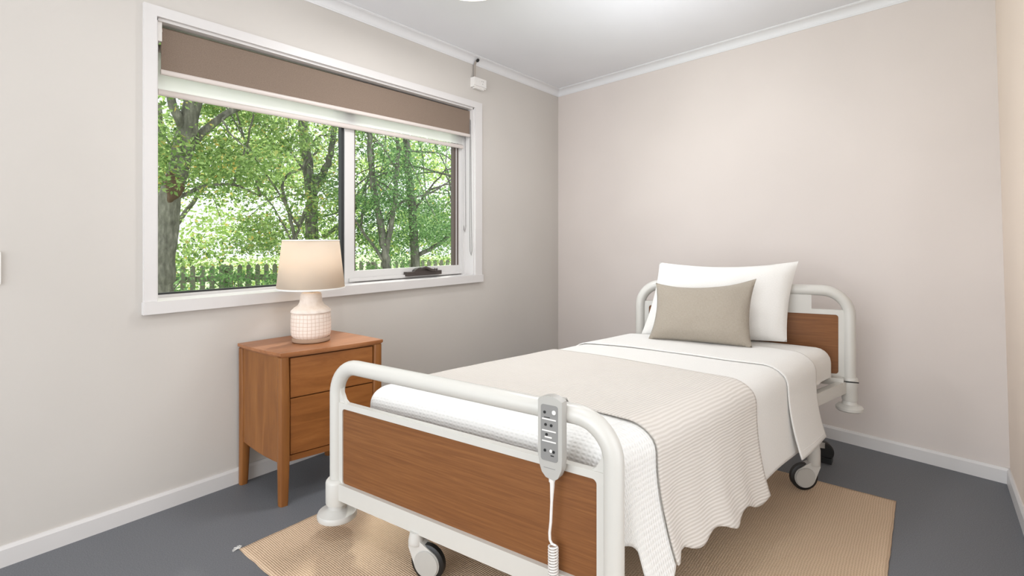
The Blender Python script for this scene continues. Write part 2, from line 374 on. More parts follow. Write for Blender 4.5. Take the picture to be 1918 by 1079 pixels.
out = [(.009*cos(2*pi*k/16), .015*sin(2*pi*k/16)) for k in range(16)]
a = Vector((-.092,.80,1.862)); b = Vector((-.092,2.768,1.882)); bm = prism(B(), out, a, (1,0,0), (0,0,1), (b-a).normalized(), (b-a).length); obj('hem_bar', bm, MT['bar'], sb)
chain('bead_chain', [(-.10,2.782,2.05),(-.10,2.781,1.6),(-.096,2.78,1.32),(-.086,2.777,1.26),(-.076,2.776,1.245),(-.07,2.778,1.28),(-.074,2.781,1.5),(-.08,2.782,2.05)], sb)
bm = B(); box(bm, -.11, -.075, .775, .797, 2.0, 2.08); bevel(bm, .003); obj('bracket', bm, MT['plastic'], sb)

# ------------------------------------------------------------------ wall outlet, switch plate, ceiling light
ol = tag(empty('power_outlet', (0, 2.823, 2.35)), 'white surface mounted power outlet high on the wall beside the window', 'power outlet')
bm = box(B(), 0, .034, 2.757, 2.887, 2.315, 2.385); bevel(bm, .003); obj('mounting_box', bm, MT['plastic'], ol)
bm = box(B(), .034, .042, 2.757, 2.887, 2.325, 2.385); bevel(bm, .002); obj('face_plate', bm, MT['plastic'], ol)
bm = box(B(), .004, .030, 2.775, 2.87, 2.307, 2.3155); obj('lower_lip', bm, MT['plastic'], ol)
bm = lathe(B(), [(.0095,0),(.0095,.002),(.0075,.0025),(.0075,0.001)], (.042,2.815,2.357), 20, (1,0,0)); obj('rocker_switch', bm, MT['plastic'], ol)
bm = B()
for y, z, r_ in ((2.838,2.366,.4),(2.853,2.366,-.4),(2.8455,2.347,0)):
    u = Vector((0,cos(r_),sin(r_))); w_ = Vector((0,-sin(r_),cos(r_))); prism(bm, [(-.0012,-.004),(.0012,-.004),(.0012,.004),(-.0012,.004)], (.0421,y,z), u, w_, (1,0,0), .0004)
obj('socket_slot', bm, MT['seal'], ol)
bm = B(); pth = [(.012,2.79,2.384),(.012,2.79,2.44),(.013,2.79,2.487),(.024,2.791,2.506),(.034,2.795,2.518),(.040,2.80,2.526)]
for a, b in zip(pth, pth[1:]):
    a, b = Vector(a), Vector(b); d = Vector((.002,0,.001)); w_ = Vector((0,.010,0)); hexa(bm, [a-w_-d, a+w_-d, a+w_+d, a-w_+d], [b-w_-d, b+w_-d, b+w_+d, b-w_+d])
obj('flat_cable', bm, MT['cable'], ol)
bm = lathe(B(), [(.014,0),(.014,.0015)], (.0365,2.797,2.5135), 18, Vector((.75,0,-.66))); obj('cable_hole', bm, MT['seal'], ol)
sp = tag(empty('wall_switch', (0,.24,1.09)), 'white wall plate on the left wall, cut by the left edge of the photo', 'switch')
bm = prism(B(), rrect(.205,.281,1.028,1.15,.006), (0,0,0), (0,1,0), (0,0,1), (1,0,0), .009); bevel(bm, .002, 2, 60); obj('face_plate', bm, MT['plastic'], sp)
bm = box(B(), .009, .013, .225, .245, 1.075, 1.105); obj('rocker', bm, MT['plastic'], sp)
cl = tag(empty('ceiling_light', (.84,1.875,H)), 'round ceiling light whose rim just shows at the top edge', 'ceiling light')
bm = lathe(B(), [(.01,H),(.20,H),(.205,H-.012),(.205,H-.05),(.196,H-.056),(.19,H-.056)], (.84,1.875,0), 64); obj('rim', bm, M('satin tan metal rim', (206,190,170), .3, .3).m, cl)
bm = lathe(B(), [(.19,H-.05),(.185,H-.065),(.15,H-.078),(.08,H-.086),(.005,H-.088)], (.84,1.875,0), 64); obj('diffuser', bm, MT['diffuser'], cl)

# ------------------------------------------------------------------ nightstand (plan quad, a: left->right along the front, b: back->front)
NZ = .685
Q00, Q10, Q11, Q01 = Vector((.018,1.100)), Vector((.035,1.585)), Vector((.488,1.605)), Vector((.398,1.122))
def N(a, b, z): 
    p = (Q00*(1-a)+Q10*a)*(1-b) + (Q01*(1-a)+Q11*a)*b; return (p.x, p.y, z)
def nbox(bm, a0, a1, b0, b1, z0, z1): return hexa(bm, [N(a0,b0,z0),N(a1,b0,z0),N(a1,b1,z0),N(a0,b1,z0)], [N(a0,b0,z1),N(a1,b0,z1),N(a1,b1,z1),N(a0,b1,z1)])
ns = tag(empty('nightstand', (.24,1.35,0)), 'honey wood nightstand with two drawers under the table lamp', 'nightstand')
# top: slightly bowed edges
bm = B(); ring = []
for k in range(13): ring.append((k/12, -.0))
for k in range(1,13): ring.append((1+.012*sin(pi*k/12), k/12))
for k in range(1,13): ring.append((1-k/12, 1+.02*sin(pi*k/12)))
for k in range(1,12): ring.append((-.022*sin(pi*k/12), 1-k/12))
lo = [bm.verts.new(N(a,b,NZ-.012)) for a, b in ring]; hi = [bm.verts.new(N(a,b,NZ)) for a, b in ring]
und = [bm.verts.new(N(.5+(a-.5)*.965,.5+(b-.5)*.965,NZ-.022)) for a, b in ring]
bm.faces.new(hi); bm.faces.new(und[::-1]); n_ = len(ring)
for i in range(n_):
    j = (i+1)%n_; bm.faces.new((lo[i],lo[j],hi[j],hi[i])); bm.faces.new((und[i],und[j],lo[j],lo[i]))
bevel(bm, .003, 2, 40); obj('tabletop', bm, MT['wood_t'], ns)
zt = NZ-.022
bm = B(); nbox(bm, .05, .95, .03, .93, .205, zt-.001); obj('carcass', bm, MT['wood_n'], ns)
# side panel with arched lower edge
for a0, a1 in ((.018,.045),(.955,.982)):
    bm = B(); 
    K = 12; lo1 = []; 
    pr = [(b, .19+.03*(1-b)+.0*sin(pi*b)-.012*sin(pi*b)) for b in [.1+.80*k/K for k in range(K+1)]]
    L_ = [bm.verts.new(N(a0,b,z)) for b, z in pr]; L2 = [bm.verts.new(N(a1,b,z)) for b, z in pr]
    T_ = [bm.verts.new(N(a0,b,zt)) for b, z in pr]; T2 = [bm.verts.new(N(a1,b,zt)) for b, z in pr]
    for k in range(K):
        bm.faces.new((L_[k],L_[k+1],T_[k+1],T_[k])); bm.faces.new((L2[k],T2[k],T2[k+1],L2[k+1])); bm.faces.new((L_[k],L2[k],L2[k+1],L_[k+1])); bm.faces.new((T_[k],T_[k+1],T2[k+1],T2[k]))
    bm.faces.new((L_[0],T_[0],T2[0],L2[0])); bm.faces.new((L_[-1],L2[-1],T2[-1],T_[-1])); obj('side_panel', bm, MT['wood_n'], ns)
def nleg(ac, bc, da, db):
    bm = B(); st = [(0,.78),(.02,.84),(.20,1),(.45,1.02),(zt,.9)]; rings = []
    for z, f in st:
        # legs taper towards the floor on their inner faces
        a0, a1 = (ac-da, ac-da+2*da*f) if ac < .5 else (ac+da-2*da*f, ac+da); b0, b1 = (bc-db, bc-db+2*db*f) if bc < .5 else (bc+db-2*db*f, bc+db)
        ring = []
        for k in range(16):
            t = 2*pi*k/16; e = .45; cx_ = math.copysign(abs(cos(t))**e, cos(t)); sy_ = math.copysign(abs(sin(t))**e, sin(t))
            ring.append(bm.verts.new(N((a0+a1)/2+(a1-a0)/2*cx_, (b0+b1)/2+(b1-b0)/2*sy_, z)))
        rings.append(ring)
    for r1, r2 in zip(rings, rings[1:]):
        for k in range(16): bm.faces.new((r1[k],r1[(k+1)%16],r2[(k+1)%16],r2[k]))
    bm.faces.new(rings[0][::-1]); bm.faces.new(rings[-1]); return bm
for ac, bc in ((.047,.945),(.953,.945),(.047,.05),(.953,.05)): obj('leg', nleg(ac, bc, .043, .05), MT['wood_n'], ns, ang=60)
for z0, z1 in ((.478,.655),(.222,.472)):
    bm = nbox(B(), .098, .902, .90, .972, z0, z1); bevel(bm, .002); obj('drawer', bm, MT['wood_f'], ns)
bm = nbox(B(), .09, .91, .88, .962, .19, .217); bevel(bm, .002); obj('bottom_rail', bm, MT['wood_f'], ns)

# ------------------------------------------------------------------ table lamp
LX, LY = .235, 1.36
lp = tag(empty('table_lamp', (LX,LY,NZ)), 'cream ceramic table lamp with linen drum shade on the nightstand', 'lamp')
bm = lathe(B(), [(.084,.001),(.089,.004),(.09,.016),(.086,.022)], (LX,LY,NZ), 56); obj('lamp_foot', bm, M('lamp raw clay foot', (160,132,110), .8).m, lp)
bm = lathe(B(), [(.082,.021),(.091,.030),(.094,.045),(.0945,.08),(.094,.11),(.092,.137),(.09,.141)], (LX,LY,NZ), 64, uv=True); obj('lamp_body', bm, MT['scored'], lp)
bm = lathe(B(), [(.089,.1412),(.0955,.147),(.0935,.155),(.08,.167),(.062,.18),(.054,.196),(.051,.215),(.049,.232),(.045,.24),(.03,.244)], (LX,LY,NZ), 64); obj('lamp_neck', bm, MT['glaze'], lp)
bm = tube(B(), [(LX,LY,NZ+.243),(LX,LY,NZ+.40)], .009, 14)
lathe(bm, [(.02,.262),(.02,.285),(.014,.29)], (LX,LY,NZ), 20)
for k in range(3):
    t = 2*pi*k/3; tube(bm, [(LX,LY,NZ+.275),(LX+.157*cos(t),LY+.157*sin(t),NZ+.268)], .002, 6)
obj('lamp_stem', bm, MT['steel'], lp)
bm = lathe(B(), [(.161,.262),(.134,.501)], (LX,LY,NZ), 72, close=False, uv=True); sh = obj('lamp_shade', bm, MT['shade'], lp)
md = sh.modifiers.new('thickness', 'SOLIDIFY'); md.thickness = .002
bm = lathe(B(), [(.1612,.26),(.1625,.263),(.1618,.268),(.1600,.268),(.1600,.26),(.1612,.26)], (LX,LY,NZ), 64, close=False); obj('shade_rim', bm, MT['linen'], sh)
bm = lathe(B(), [(.1342,.499),(.136,.501),(.1335,.504),(.132,.499),(.1342,.499)], (LX,LY,NZ), 64, close=False); obj('shade_rim', bm, MT['linen'], sh)
bm = B(); bmesh.ops.create_uvsphere(bm, u_segments=20, v_segments=12, radius=.028, matrix=Matrix.Translation((LX,LY,NZ+.40))); obj('bulb', bm, MT['bulb'], lp)

# ------------------------------------------------------------------ rug
def rugz(x, y): return .006+.0015*noise.noise(Vector((x*5,y*5,0)))
bm = B(); RX0, RX1, RY0, RY1 = .572, 2.518, .872, 2.905; NU, NV = 110, 110
def rp(i, j):
    a, b = i/NU, j/NV; x = RX0+(RX1-RX0)*a; y = RY0+(RY1-RY0)*b
    ed = min(a, 1-a, b, 1-b); j_ = .0025
    if ed == 0: x += j_*noise.noise(Vector((x*20,y*20,3))); y += j_*noise.noise(Vector((x*20,y*20,9)))
    return (x, y, rugz(x, y) if ed > 0 else .004)
grid(bm, rp, NU, NV)
o = obj('area_rug', bm, MT['rug']); tag(o, 'natural woven jute rug lying on the grey floor beneath the bed', 'rug')
md = o.modifiers.new('thickness', 'SOLIDIFY'); md.thickness = .004; md.offset = -1
bm = B()
for k in range(7): 
    a = radians(150+18*k+random.uniform(-8,8)); tube(bm, [(.574,.874,.006),(.574+.012*cos(a),.874+.012*sin(a)+.004,.007),(.574+.026*cos(a+.3),.874+.026*sin(a+.3),.005)], .0009, 5)
obj('fringe', bm, MT['linen'], o)

# ------------------------------------------------------------------ hospital bed
bed = tag(empty('hospital_bed', (1.6,2.1,0)), 'adjustable single bed with ivory tube ends and wood panels standing on casters', 'bed')
class Fr:                                   # upright frame of a bed end
    def __init__(s, a, b):
        s.o = Vector((*a,0)); d = Vector((*b,0))-s.o; s.w = d.length; s.e = d.normalized(); s.n = Vector((s.e.y,-s.e.x,0))
    def p(s, a, z, n=0): return s.o + s.e*a + s.n*n + Vector((0,0,z))
F = Fr((.783,1.161), (1.953,1.278)); HD = Fr((1.303,2.851), (2.319,3.12))
def arch(fr, z0, z1, R, n=10):
    pts = [fr.p(0,z0)]
    pts += [fr.p(R-R*cos(pi/2*k/n), z1-R+R*sin(pi/2*k/n)) for k in range(n+1)]
    pts += [fr.p(fr.w-R+R*sin(pi/2*k/n), z1-R+R*cos(pi/2*k/n)) for k in range(n+1)]
    pts.append(fr.p(fr.w,z0)); return pts
def plate(bm, fr, outer, inner, n0, depth):
    """flat plate: outer outline minus inner loop of the same vertex count, given in (along, z)"""
    V = []
    for loop in (outer, inner):
        V.append([bm.verts.new(fr.p(a, z, n0)) for a, z in loop]); V.append([bm.verts.new(fr.p(a, z, n0+depth)) for a, z in loop])
    k = len(outer)
    for i in range(k):
        j = (i+1)%k
        bm.faces.new((V[0][i],V[0][j],V[2][j],V[2][i])); bm.faces.new((V[1][i],V[3][i],V[3][j],V[1][j]))
        bm.faces.new((V[0][i],V[1][i],V[1][j],V[0][j])); bm.faces.new((V[2][i],V[2][j],V[3][j],V[3][i]))
    return bm
# --- foot end
RT = .029
fb = obj('foot_frame', tube(B(), arch(F, .17, .72-RT, .115), RT, 24), MT['ivory'], bed)
W = F.w
bm = plate(B(), F, rrect(.018, W-.018, .205, .546, .012), rrect(.046, W-.046, .226, .524, .014), -.011, .024); bevel(bm, .004, 2, 50); obj('panel_surround', bm, MT['ivory'], fb)
bm = B()
for s_ in (0, 1):           # webs filling the inner corner under the rail
    bm = B()
    pts = [(.02,.54),(.075,.54),(.05,.556),(.034,.585),(.03,.62),(.02,.64)]
    prism(bm, [(a if not s_ else W-a, z) for a, z in pts], F.p(0,0,-.009), F.e, (0,0,1), F.n, .018)
    obj('corner_web', bm, MT['ivory'], fb)
bm = prism(B(), rrect(.044, W-.044, .224, .526, .014), F.p(0,0,-.006), F.e, (0,0,1), F.n, .014); obj('wood_panel', bm, MT['wood_b'], bed)
bm = prism(B(), [(.0,.163),(W,.163),(W,.228),(.0,.228)], F.p(0,0,-.012), F.e, (0,0,1), F.n, .036); bevel(bm, .005, 2)
prism(bm, [(.03,.226),(W-.03,.226),(W-.03,.232),(.03,.232)], F.p(0,0,-.012), F.e, (0,0,1), F.n, .014)
obj('foot_beam', bm, MT['ivory'], bed)
for a in (0, W):
    bm = lathe(B(), [(.030,.134),(.043,.136),(.045,.142),(.045,.222),(.043,.228),(.036,.236),(.030,.238)], F.p(a,0), 36); obj('corner_bracket', bm, MT['ivory'], bed)
    bm = lathe(B(), [(.03,.074),(.068,.076),(.076,.082),(.078,.094),(.074,.103),(.05,.112),(.036,.120),(.034,.134)], F.p(a,0), 44); obj('bumper_wheel', bm, MT['greyplastic'], bed)
# --- head end
hb_ = obj('head_frame', tube(B(), arch(HD, .40, .955-RT, .125), RT-.001, 24), MT['ivory'], bed)
W2 = HD.w
bm = plate(B(), HD, rrect(.018, W2-.018, .478, .828, .012), rrect(.05, W2-.05, .50, .803, .014), -.012, .024); bevel(bm, .004, 2, 50); obj('panel_surround', bm, MT['ivory'], hb_)
bm = prism(B(), rrect(.20, W2-.17, .81, .93, .014), HD.p(0,0,-.0118), HD.e, (0,0,1), HD.n, .0236); bevel(bm, .004, 2, 50); obj('rail_infill', bm, MT['ivory'], hb_)
bm = prism(B(), rrect(.048, W2-.048, .498, .806, .014), HD.p(0,0,-.006), HD.e, (0,0,1), HD.n, .014); obj('wood_panel', bm, MT['wood_b'], bed)
bm = prism(B(), [(.03,.455),(W2-.035,.455),(W2-.035,.49),(.03,.49)], HD.p(0,0,.012), HD.e, (0,0,1), HD.n, .05); bevel(bm, .004); obj('head_beam', bm, MT['ivory'], bed)
for a in (0, W2):
    bm = lathe(B(), [(.02,.368),(.033,.37),(.035,.38),(.035,.43),(.037,.435),(.037,.482),(.034,.487),(.029,.488)], HD.p(a,0), 36); obj('corner_bracket', bm, MT['ivory'], bed)
    bm = lathe(B(), [(.02,.316),(.055,.318),(.061,.324),(.061,.336),(.052,.346),(.036,.352),(.03,.37)], HD.p(a,0), 40); obj('bumper_wheel', bm, MT['ivory'], bed)
bm = prism(B(), rrect(W2-.03, W2+.034, .468, .474, .002), HD.p(0,0,.0375), HD.e, (0,0,1), HD.n, .002); obj('bracket_slot', bm, MT['black'], bed)
# --- side rails, deck, undercarriage
def beam3(bm, a, b, w, h):
    a, b = Vector(a), Vector(b); d = (b-a).normalized(); s_ = d.cross(Vector((0,0,1))).normalized()*w/2; u = Vector((0,0,h/2))
    return hexa(bm, [a-s_-u, a+s_-u, a+s_+u, a-s_+u], [b-s_-u, b+s_-u, b+s_+u, b-s_+u])
for fa, ha in ((.06,.04),(F.w-.10,W2-.03)):
    bm = beam3(B(), F.p(fa,.44,-.04), HD.p(ha,.44,.02), .03, .06); bevel(bm, .004); obj('side_rail', bm, MT['ivory'], bed)
bm = hexa(B(), [F.p(.07,.455,-.06),F.p(W-.12,.455,-.06),HD.p(W2-.16,.472,.07),HD.p(.07,.472,.07)], [F.p(.07,.470,-.06),F.p(W-.12,.470,-.06),HD.p(W2-.16,.486,.07),HD.p(.07,.486,.07)])
obj('mattress_deck', bm, MT['keypad'], bed)
bm = B(); beam3(bm, F.p(.10,.31,-.045), F.p(.10,.45,-.045), .04, .05); 
for a in (.06, W-.06):
    bm.free() if a == .06 else None
    bm = B(); hexa(bm, [F.p(a-.022,.165,-.03),F.p(a+.022,.165,-.03),F.p(a+.022,.165,-.06),F.p(a-.022,.165,-.06)], [F.p(a-.022,.46,-.03),F.p(a+.022,.46,-.03),F.p(a+.022,.46,-.06),F.p(a-.022,.46,-.06)])
    bevel(bm, .006); obj('end_upright', bm, MT['ivory'], bed)
HR_ = Vector((2.171,2.759,0)); HL_ = Vector((1.42,2.60,0)); FL_ = Vector((1.273,1.208,0)); FR_ = F.p(.82*W,0,-.03)
bm = B(); beam3(bm, HL_+Vector((.0,.0,.215)), HR_+Vector((.03,.03,.215)), .05, .05)
beam3(bm, HL_.lerp(HR_,.3)+Vector((0,0,.215)), FL_+Vector((0,.02,.19)), .04, .05); beam3(bm, HL_.lerp(HR_,.75)+Vector((0,0,.215)), FR_+Vector((0,.02,.19)), .04, .05)
obj('undercarriage', bm, MT['greyplastic'], bed)
bm = B(); c_ = Vector((1.75,2.1,0)); beam3(bm, c_+Vector((-.2,-.5,.22)), c_+Vector((.0,.45,.45)), .04, .05); beam3(bm, c_+Vector((.1,-.5,.22)), c_+Vector((.25,.45,.45)), .04, .05); obj('lift_arm', bm, MT['greyplastic'], bed)
def caster(pos, axis, side, top, zr=.007):
    pos = Vector(pos); ax = Vector((axis[0],axis[1],0)).normalized(); t = Vector((-ax.y,ax.x,0)); t = t if side > 0 else t
    R = .0625; c = pos+Vector((0,0,R+zr))
    off = .048*side
    circ = [(.048*cos(2*pi*k/28), .048*sin(2*pi*k/28)) for k in range(28)]
    blk = [(off-.022,.048),(off+.022,.048),(off+.022,.072),(off-.022,.072)]
    bm = prism(B(), hull(circ+blk), c-ax*.017, t, (0,0,1), ax, .034); bevel(bm, .004, 2, 40)
    lathe(bm, [(.026,.055),(.028,.06),(.028,top-(R+zr)-.03),(.022,top-(R+zr))], c+t*off, 28)
    root = obj('caster', bm, MT['greyplastic'], bed)
    bm = lathe(B(), [(.04,-.013),(.056,-.013),(R,-.009),(R,.009),(.056,.013),(.04,.013)], c, 44, ax); obj('tyre', bm, MT['black'], root)
    bm = lathe(B(), [(.04,.017),(.046,.018),(.044,.0215),(.012,.023),(.002,.023)], c, 36, ax); obj('wheel_cover', bm, MT['handset'], root)
    return root
caster(FL_, (.65,-1.77), -1, .168); caster(FR_, (.6,-1.2), -1, .168)
caster(HR_, (1.7,-2.3), 1, .225); caster(HL_, (.8,-2.6), 1, .225)
# black brake caster near the wall
bm = lathe(B(), [(.01,-.02),(.045,-.02),(.052,-.014),(.052,.014),(.045,.02),(.01,.02)], (2.19,3.19,.055), 36, (.3,-1,0))
box(bm, 2.165, 2.235, 3.16, 3.22, .001, .03); obj('brake_wheel', bm, MT['black'], bed)
bm = beam3(B(), (2.19,3.19,.085), (2.16,2.80,.215), .03, .03); obj('brake_arm', bm, MT['greyplastic'], bed)

# ------------------------------------------------------------------ mattress and bedding: shared surface over the bed
MFL, MFR, MHL, MHR = Vector((.825,1.255)), Vector((1.918,1.352)), Vector((1.335,2.815)), Vector((2.268,3.045))
ML = 1.70; r0 = .075
def bil(p, q):
    a = .5+p; b = q/ML; return (MFL*(1-a)+MFR*a)*(1-b)+(MHL*(1-a)+MHR*a)*b
def ztop(p, q): 
    b = q/ML; return .598+.064*b-.014*(2*p)**2
def surf(p, q, lift=0, head=False, flare=.3, wave=None, r=r0):
    """p: metres across from the centre line (unrolled), q: metres from the foot edge (unrolled)"""
    pi_ = max(-.5+r, min(.5-r, p)); qi = max(r, q)
    if head: qi = min(qi, ML-r)
    eu, ev = p-pi_, q-qi; e = sqrt(eu*eu+ev*ev)
    if e < 1e-9: base = bil(p, q); return Vector((base.x, base.y, ztop(p,q)+lift))
    du, dv = eu/e, ev/e
    if e < r*pi/2: out = r*sin(e/r); drop = r*(1-cos(e/r)); h = 0
    else: out = r; h = e-r*pi/2; drop = r+h*.985
    out += lift*min(1, e/r) + flare*h*h + (wave(q, h) if wave else 0)
    b = bil(pi_+du*out, qi+dv*out)
    return Vector((b.x, b.y, ztop(pi_, qi)+lift*max(0, 1-e/(r*pi/2))-drop))
mat = tag(empty('mattress', (1.6,2.1,.48)), 'thick mattress in a smooth white fitted sheet, bare at its head end', 'mattress')
bm = B(); st = .02; P0, P1, Q0_, Q1 = -.5-.13, .5+.13, -.13, ML+.13; nu, nv = int((P1-P0)/st), int((Q1-Q0_)/st)
def mf(i, j):
    p = P0+(P1-P0)*i/nu; q = Q0_+(Q1-Q0_)*j/nv
    v = surf(p, q, 0, True, 0); 
    zb = .478+.026*min(1,max(0,(q-.9)/.5))
    return Vector((v.x, v.y, max(v.z, zb)))
grid(bm, mf, nu, nv, uvf=lambda a,b: (a*st, b*st))
me_o = obj('sheeted_mattress', bm, MT['sheet'], mat, ang=75)
md = me_o.modifiers.new('thickness', 'SOLIDIFY'); md.thickness = .012; md.offset = -1

def fabric(name, p0, p1, q0, q1, lift, thick, mt, parent=None, keep=None, wave=None, step=.0125, qs=None, flare=.3, hemf=None, edge=None):
    nu = max(2, int((p1-p0)/step)); nv = max(2, int((q1-q0)/step)); bm = B()
    def co(i, j):
        a, b = i/nu, j/nv; qq0, qq1 = (edge(a) if edge else (q0, q1)); q = qq0+(qq1-qq0)*b
        pe = p1 if hemf is None else hemf(b, q); p = p0+(pe-p0)*a; return p, q
    def fn(i, j):
        p, q = co(i, j); v = surf(p, q, lift, False, flare, wave)
        v.z += .0018*noise.noise(Vector((p*7, q*7, lift*90)))
        return v
    grid(bm, fn, nu, nv, keep=(lambda i, j: keep(*co(i, j))) if keep else None, uvf=lambda i, j: co(i, j))
    o = obj(name, bm, mt, parent, 'raw', 80)
    md = o.modifiers.new('thickness', 'SOLIDIFY'); md.thickness = thick; md.offset = 1
    return o
LIM = .5-r0
# coverlet: q from the tucked foot end; side hang from the foot corner on
def cov_keep(p, q):
    h = max(0, p-LIM-r0*pi/2)
    if p < -.5-.06 : return False
    if h > .11 and q < .0+.28*max(0, h-.22): return False
    return True
def e_cov(a):
    h = max(0, -.58+1.5*a-LIM-r0*pi/2); t = min(1, max(0, (h-.06)/.09)); t = t*t*(3-2*t)
    return (-.13*(1-t)+.28*max(0, h-.27), .80)
wv = lambda amp, f, ph, g=1.4: (lambda q, h: amp*(h**g)*sin(q*f+ph))
o = fabric('coverlet', -.58, 1.02, -.13, .80, .004, .004, MT['waffle'], edge=e_cov, flare=.42, wave=lambda q, h: .05*h**1.3*sin(q*13+.6)+.006*h*sin(q*37), hemf=lambda b, q: .862+.17*max(0,1-b/.26)-.07*min(1,max(0,b-.32)/.2)-.008*sin(b*13))
tag(o, 'white puckered waffle coverlet tucked at the foot end and hanging off the side', 'coverlet')
# flat linen sheet
def e_sheet(a): return (.84, 1.30)
o = fabric('top_sheet', -.57, .90, .785, 1.36, .009, .003, MT['linen'], wave=lambda q, h: .03*h**1.3*sin(q*9+2.1), hemf=lambda b, q: .835+.05*(1.2-q)*(q<1.2)-.5*max(0,.84-q), edge=lambda a: (.785, 1.36-.16*max(0,a-.7)))
tag(o, 'smooth white top sheet with its upper edge folded back below the pillows', 'bed sheet')
def e_fold(a):
    l = max(0, 1-a/.62); return (1.095+.055*l+.012*sin(a*9), 1.415+.085*l+.02*sin(a*5))
fo = fabric('turned_back_fold', -.565, .88, 1.1, 1.5, .0155, .005, MT['linen'], o, wave=lambda q, h: .02*h*sin(q*11+1.0), edge=e_fold, hemf=lambda b, q: .845-.012*b, flare=.55)
# stitched hem line of the fold
bm = B(); pth = [surf(.845-.032, q, .0212, False, .55, lambda q, h: .02*h*sin(q*11+1.0)) for q in [1.125+.26*k/20 for k in range(21)]]
tube(bm, pth, .0012, 6); obj('hem_stitch', bm, MT['linen'], fo)
def e_throw(a):
    l = max(0, 1-a/.62); return (.185-.03*l+.006*sin(a*14), .815+.14*l+.006*sin(a*11))
def thr_hem(b, q): return .862+.035*b-.016*sin(b*19+.4)+.012*math.exp(-((b-.02)/.05)**2)*2.2
th_ = fabric('throw_blanket', -.585, .95, .18, .8, .0145, .005, MT['rib'], flare=.42, edge=e_throw, hemf=thr_hem, wave=lambda q, h: .045*h**1.3*sin(q*15+.3)+.012*h*sin(q*41), step=.011)
tag(th_, 'oatmeal ribbed throw blanket laid across the middle of the bed', 'blanket')

# ------------------------------------------------------------------ pillows
def pillow(name, c, front, back, mt, label, cat, pinch=.03, sag=.02, seed=0, nu=44, nv=32):
    c00, c10, c11, c01 = [Vector(k) for k in c]; bm = B()
    n = ((c10-c00).cross(c01-c00)).normalized()         # faces the foot of the bed
    up = (c01-c00).normalized(); rt = (c10-c00).normalized()
    def side(sg):
        def fn(i, j):
            a, b = i/nu, j/nv
            base = (c00*(1-a)+c10*a)*(1-b)+(c01*(1-a)+c11*a)*b
            ea, eb = abs(2*a-1), abs(2*b-1)
            base = base + rt*(-pinch*(2*a-1)*(1-eb**2)*ea**3) + up*(-pinch*(2*b-1)*(1 if b > .5 else .25)*(1-ea**2)*eb**3 - sag*b*(1-ea**2)*eb**2*.6)
            t = ((1-ea**2.6)*(1-eb**2.6))**.55
            w = 1-.28*b
            th = (front if sg > 0 else -back)*t*w
            wr = .006*noise.noise(Vector((a*5+seed, b*4, sg)))*t + .010*noise.noise(Vector((a*2.2+seed, b*9, 4)))*(eb**3)*(1-ea**6) + .012*noise.noise(Vector((a*14+seed, b*2, 7)))*(ea**5)*(1-eb**6)
            return base + n*(th+wr)
        return fn
    L1 = (c10-c00).length; L2 = (c01-c00).length
    for sg in (1, -1): grid(bm, side(sg), nu, nv, uvf=lambda i, j: (L1*i/nu, L2*j/nv))
    bmesh.ops.remove_doubles(bm, verts=bm.verts, dist=.0004)
    o = obj(name, bm, mt, ang=85); tag(o, label, cat); return o
pw = pillow('pillow', [(1.385,2.668,.648),(2.072,2.912,.668),(2.101,3.045,1.075),(1.436,2.815,1.058)], .085, .028, MT['pillow'], 'large white pillow standing upright against the headboard', 'pillow', .018, .02, 1)
cu = pillow('cushion', [(1.487,2.548,.668),(1.969,2.655,.668),(1.955,2.80,.992),(1.482,2.655,.954)], .075, .055, MT['cushion'], 'taupe linen lumbar cushion leaning on the white pillow', 'cushion', .022, .03, 5)

# ------------------------------------------------------------------ handset on the foot rail
a0 = .855*W; hz = .732
hs = tag(empty('bed_remote', F.p(a0,.49,.05)), 'grey bed remote with a keypad and coiled cord hooked on the foot rail', 'remote control')
ol_ = []
for k in range(9): 
    t = k/8; ol_.append((.039-.078*t, .735+.012*sin(pi*t)))
outl = [(.039,.575),(.039,.735)] + ol_[1:-1] + [(-.039,.735),(-.039,.575),(-.033,.545),(-.026,.527),(-.013,.514),(.014,.509),(.026,.518),(.037,.543)]
bm = prism(B(), outl, F.p(a0,0,.028), F.e, (0,0,1), F.n, .029); bevel(bm, .004, 2, 40); body = obj('handset_body', bm, MT['handset'], hs)
bm = prism(B(), rrect(-.029,.026,.562,.722,.008), F.p(a0,0,.0568), F.e, (0,0,1), F.n, .0012); kp = obj('keypad', bm, MT['keypad'], hs)
def hp(a, z, w_, h_, m_, nm, r_=.001, d=.0008):
    z += .013; a *= 1.08; w_ *= 1.08
    bm = prism(B(), rrect(a-w_/2, a+w_/2, z-h_/2, z+h_/2, r_), F.p(a0,0,.0578), F.e, (0,0,1), F.n, d); return obj(nm, bm, m_, kp)
for z in (.668,.635,.605): hp(-.002, z, .042, .0038, MT['plastic'], 'legend_strip')
hp(-.004, .617, .022, .0045, MT['plastic'], 'legend_strip', .002)
for a, z in ((-.015,.687),(-.012,.652),(.005,.652),(-.009,.624),(-.014,.578),(.012,.578)): hp(a, z, .0075, .008, MT['black'], 'button', .0035, .0016)
hp(.013, .690, .011, .012, MT['plastic'], 'button', .005, .0018); hp(.004, .579, .008, .009, MT['plastic'], 'button', .004, .0012)
hp(-.008, .673, .018, .002, MT['black'], 'printed_line', .0008, .0006); hp(.008,.566,.010,.003, MT['black'], 'printed_line', .001, .0006)
bm = prism(B(), rrect(-.02,.018,.541,.5425,.0005), F.p(a0,0,.0568), F.e, (0,0,1), F.n, .0006); obj('seam_line', bm, MT['keypad'], body)
bm = B(); hook = [F.p(a0, .700, .031), F.p(a0, .728, .026), F.p(a0,.727,-.01), F.p(a0,.70,-.033)]
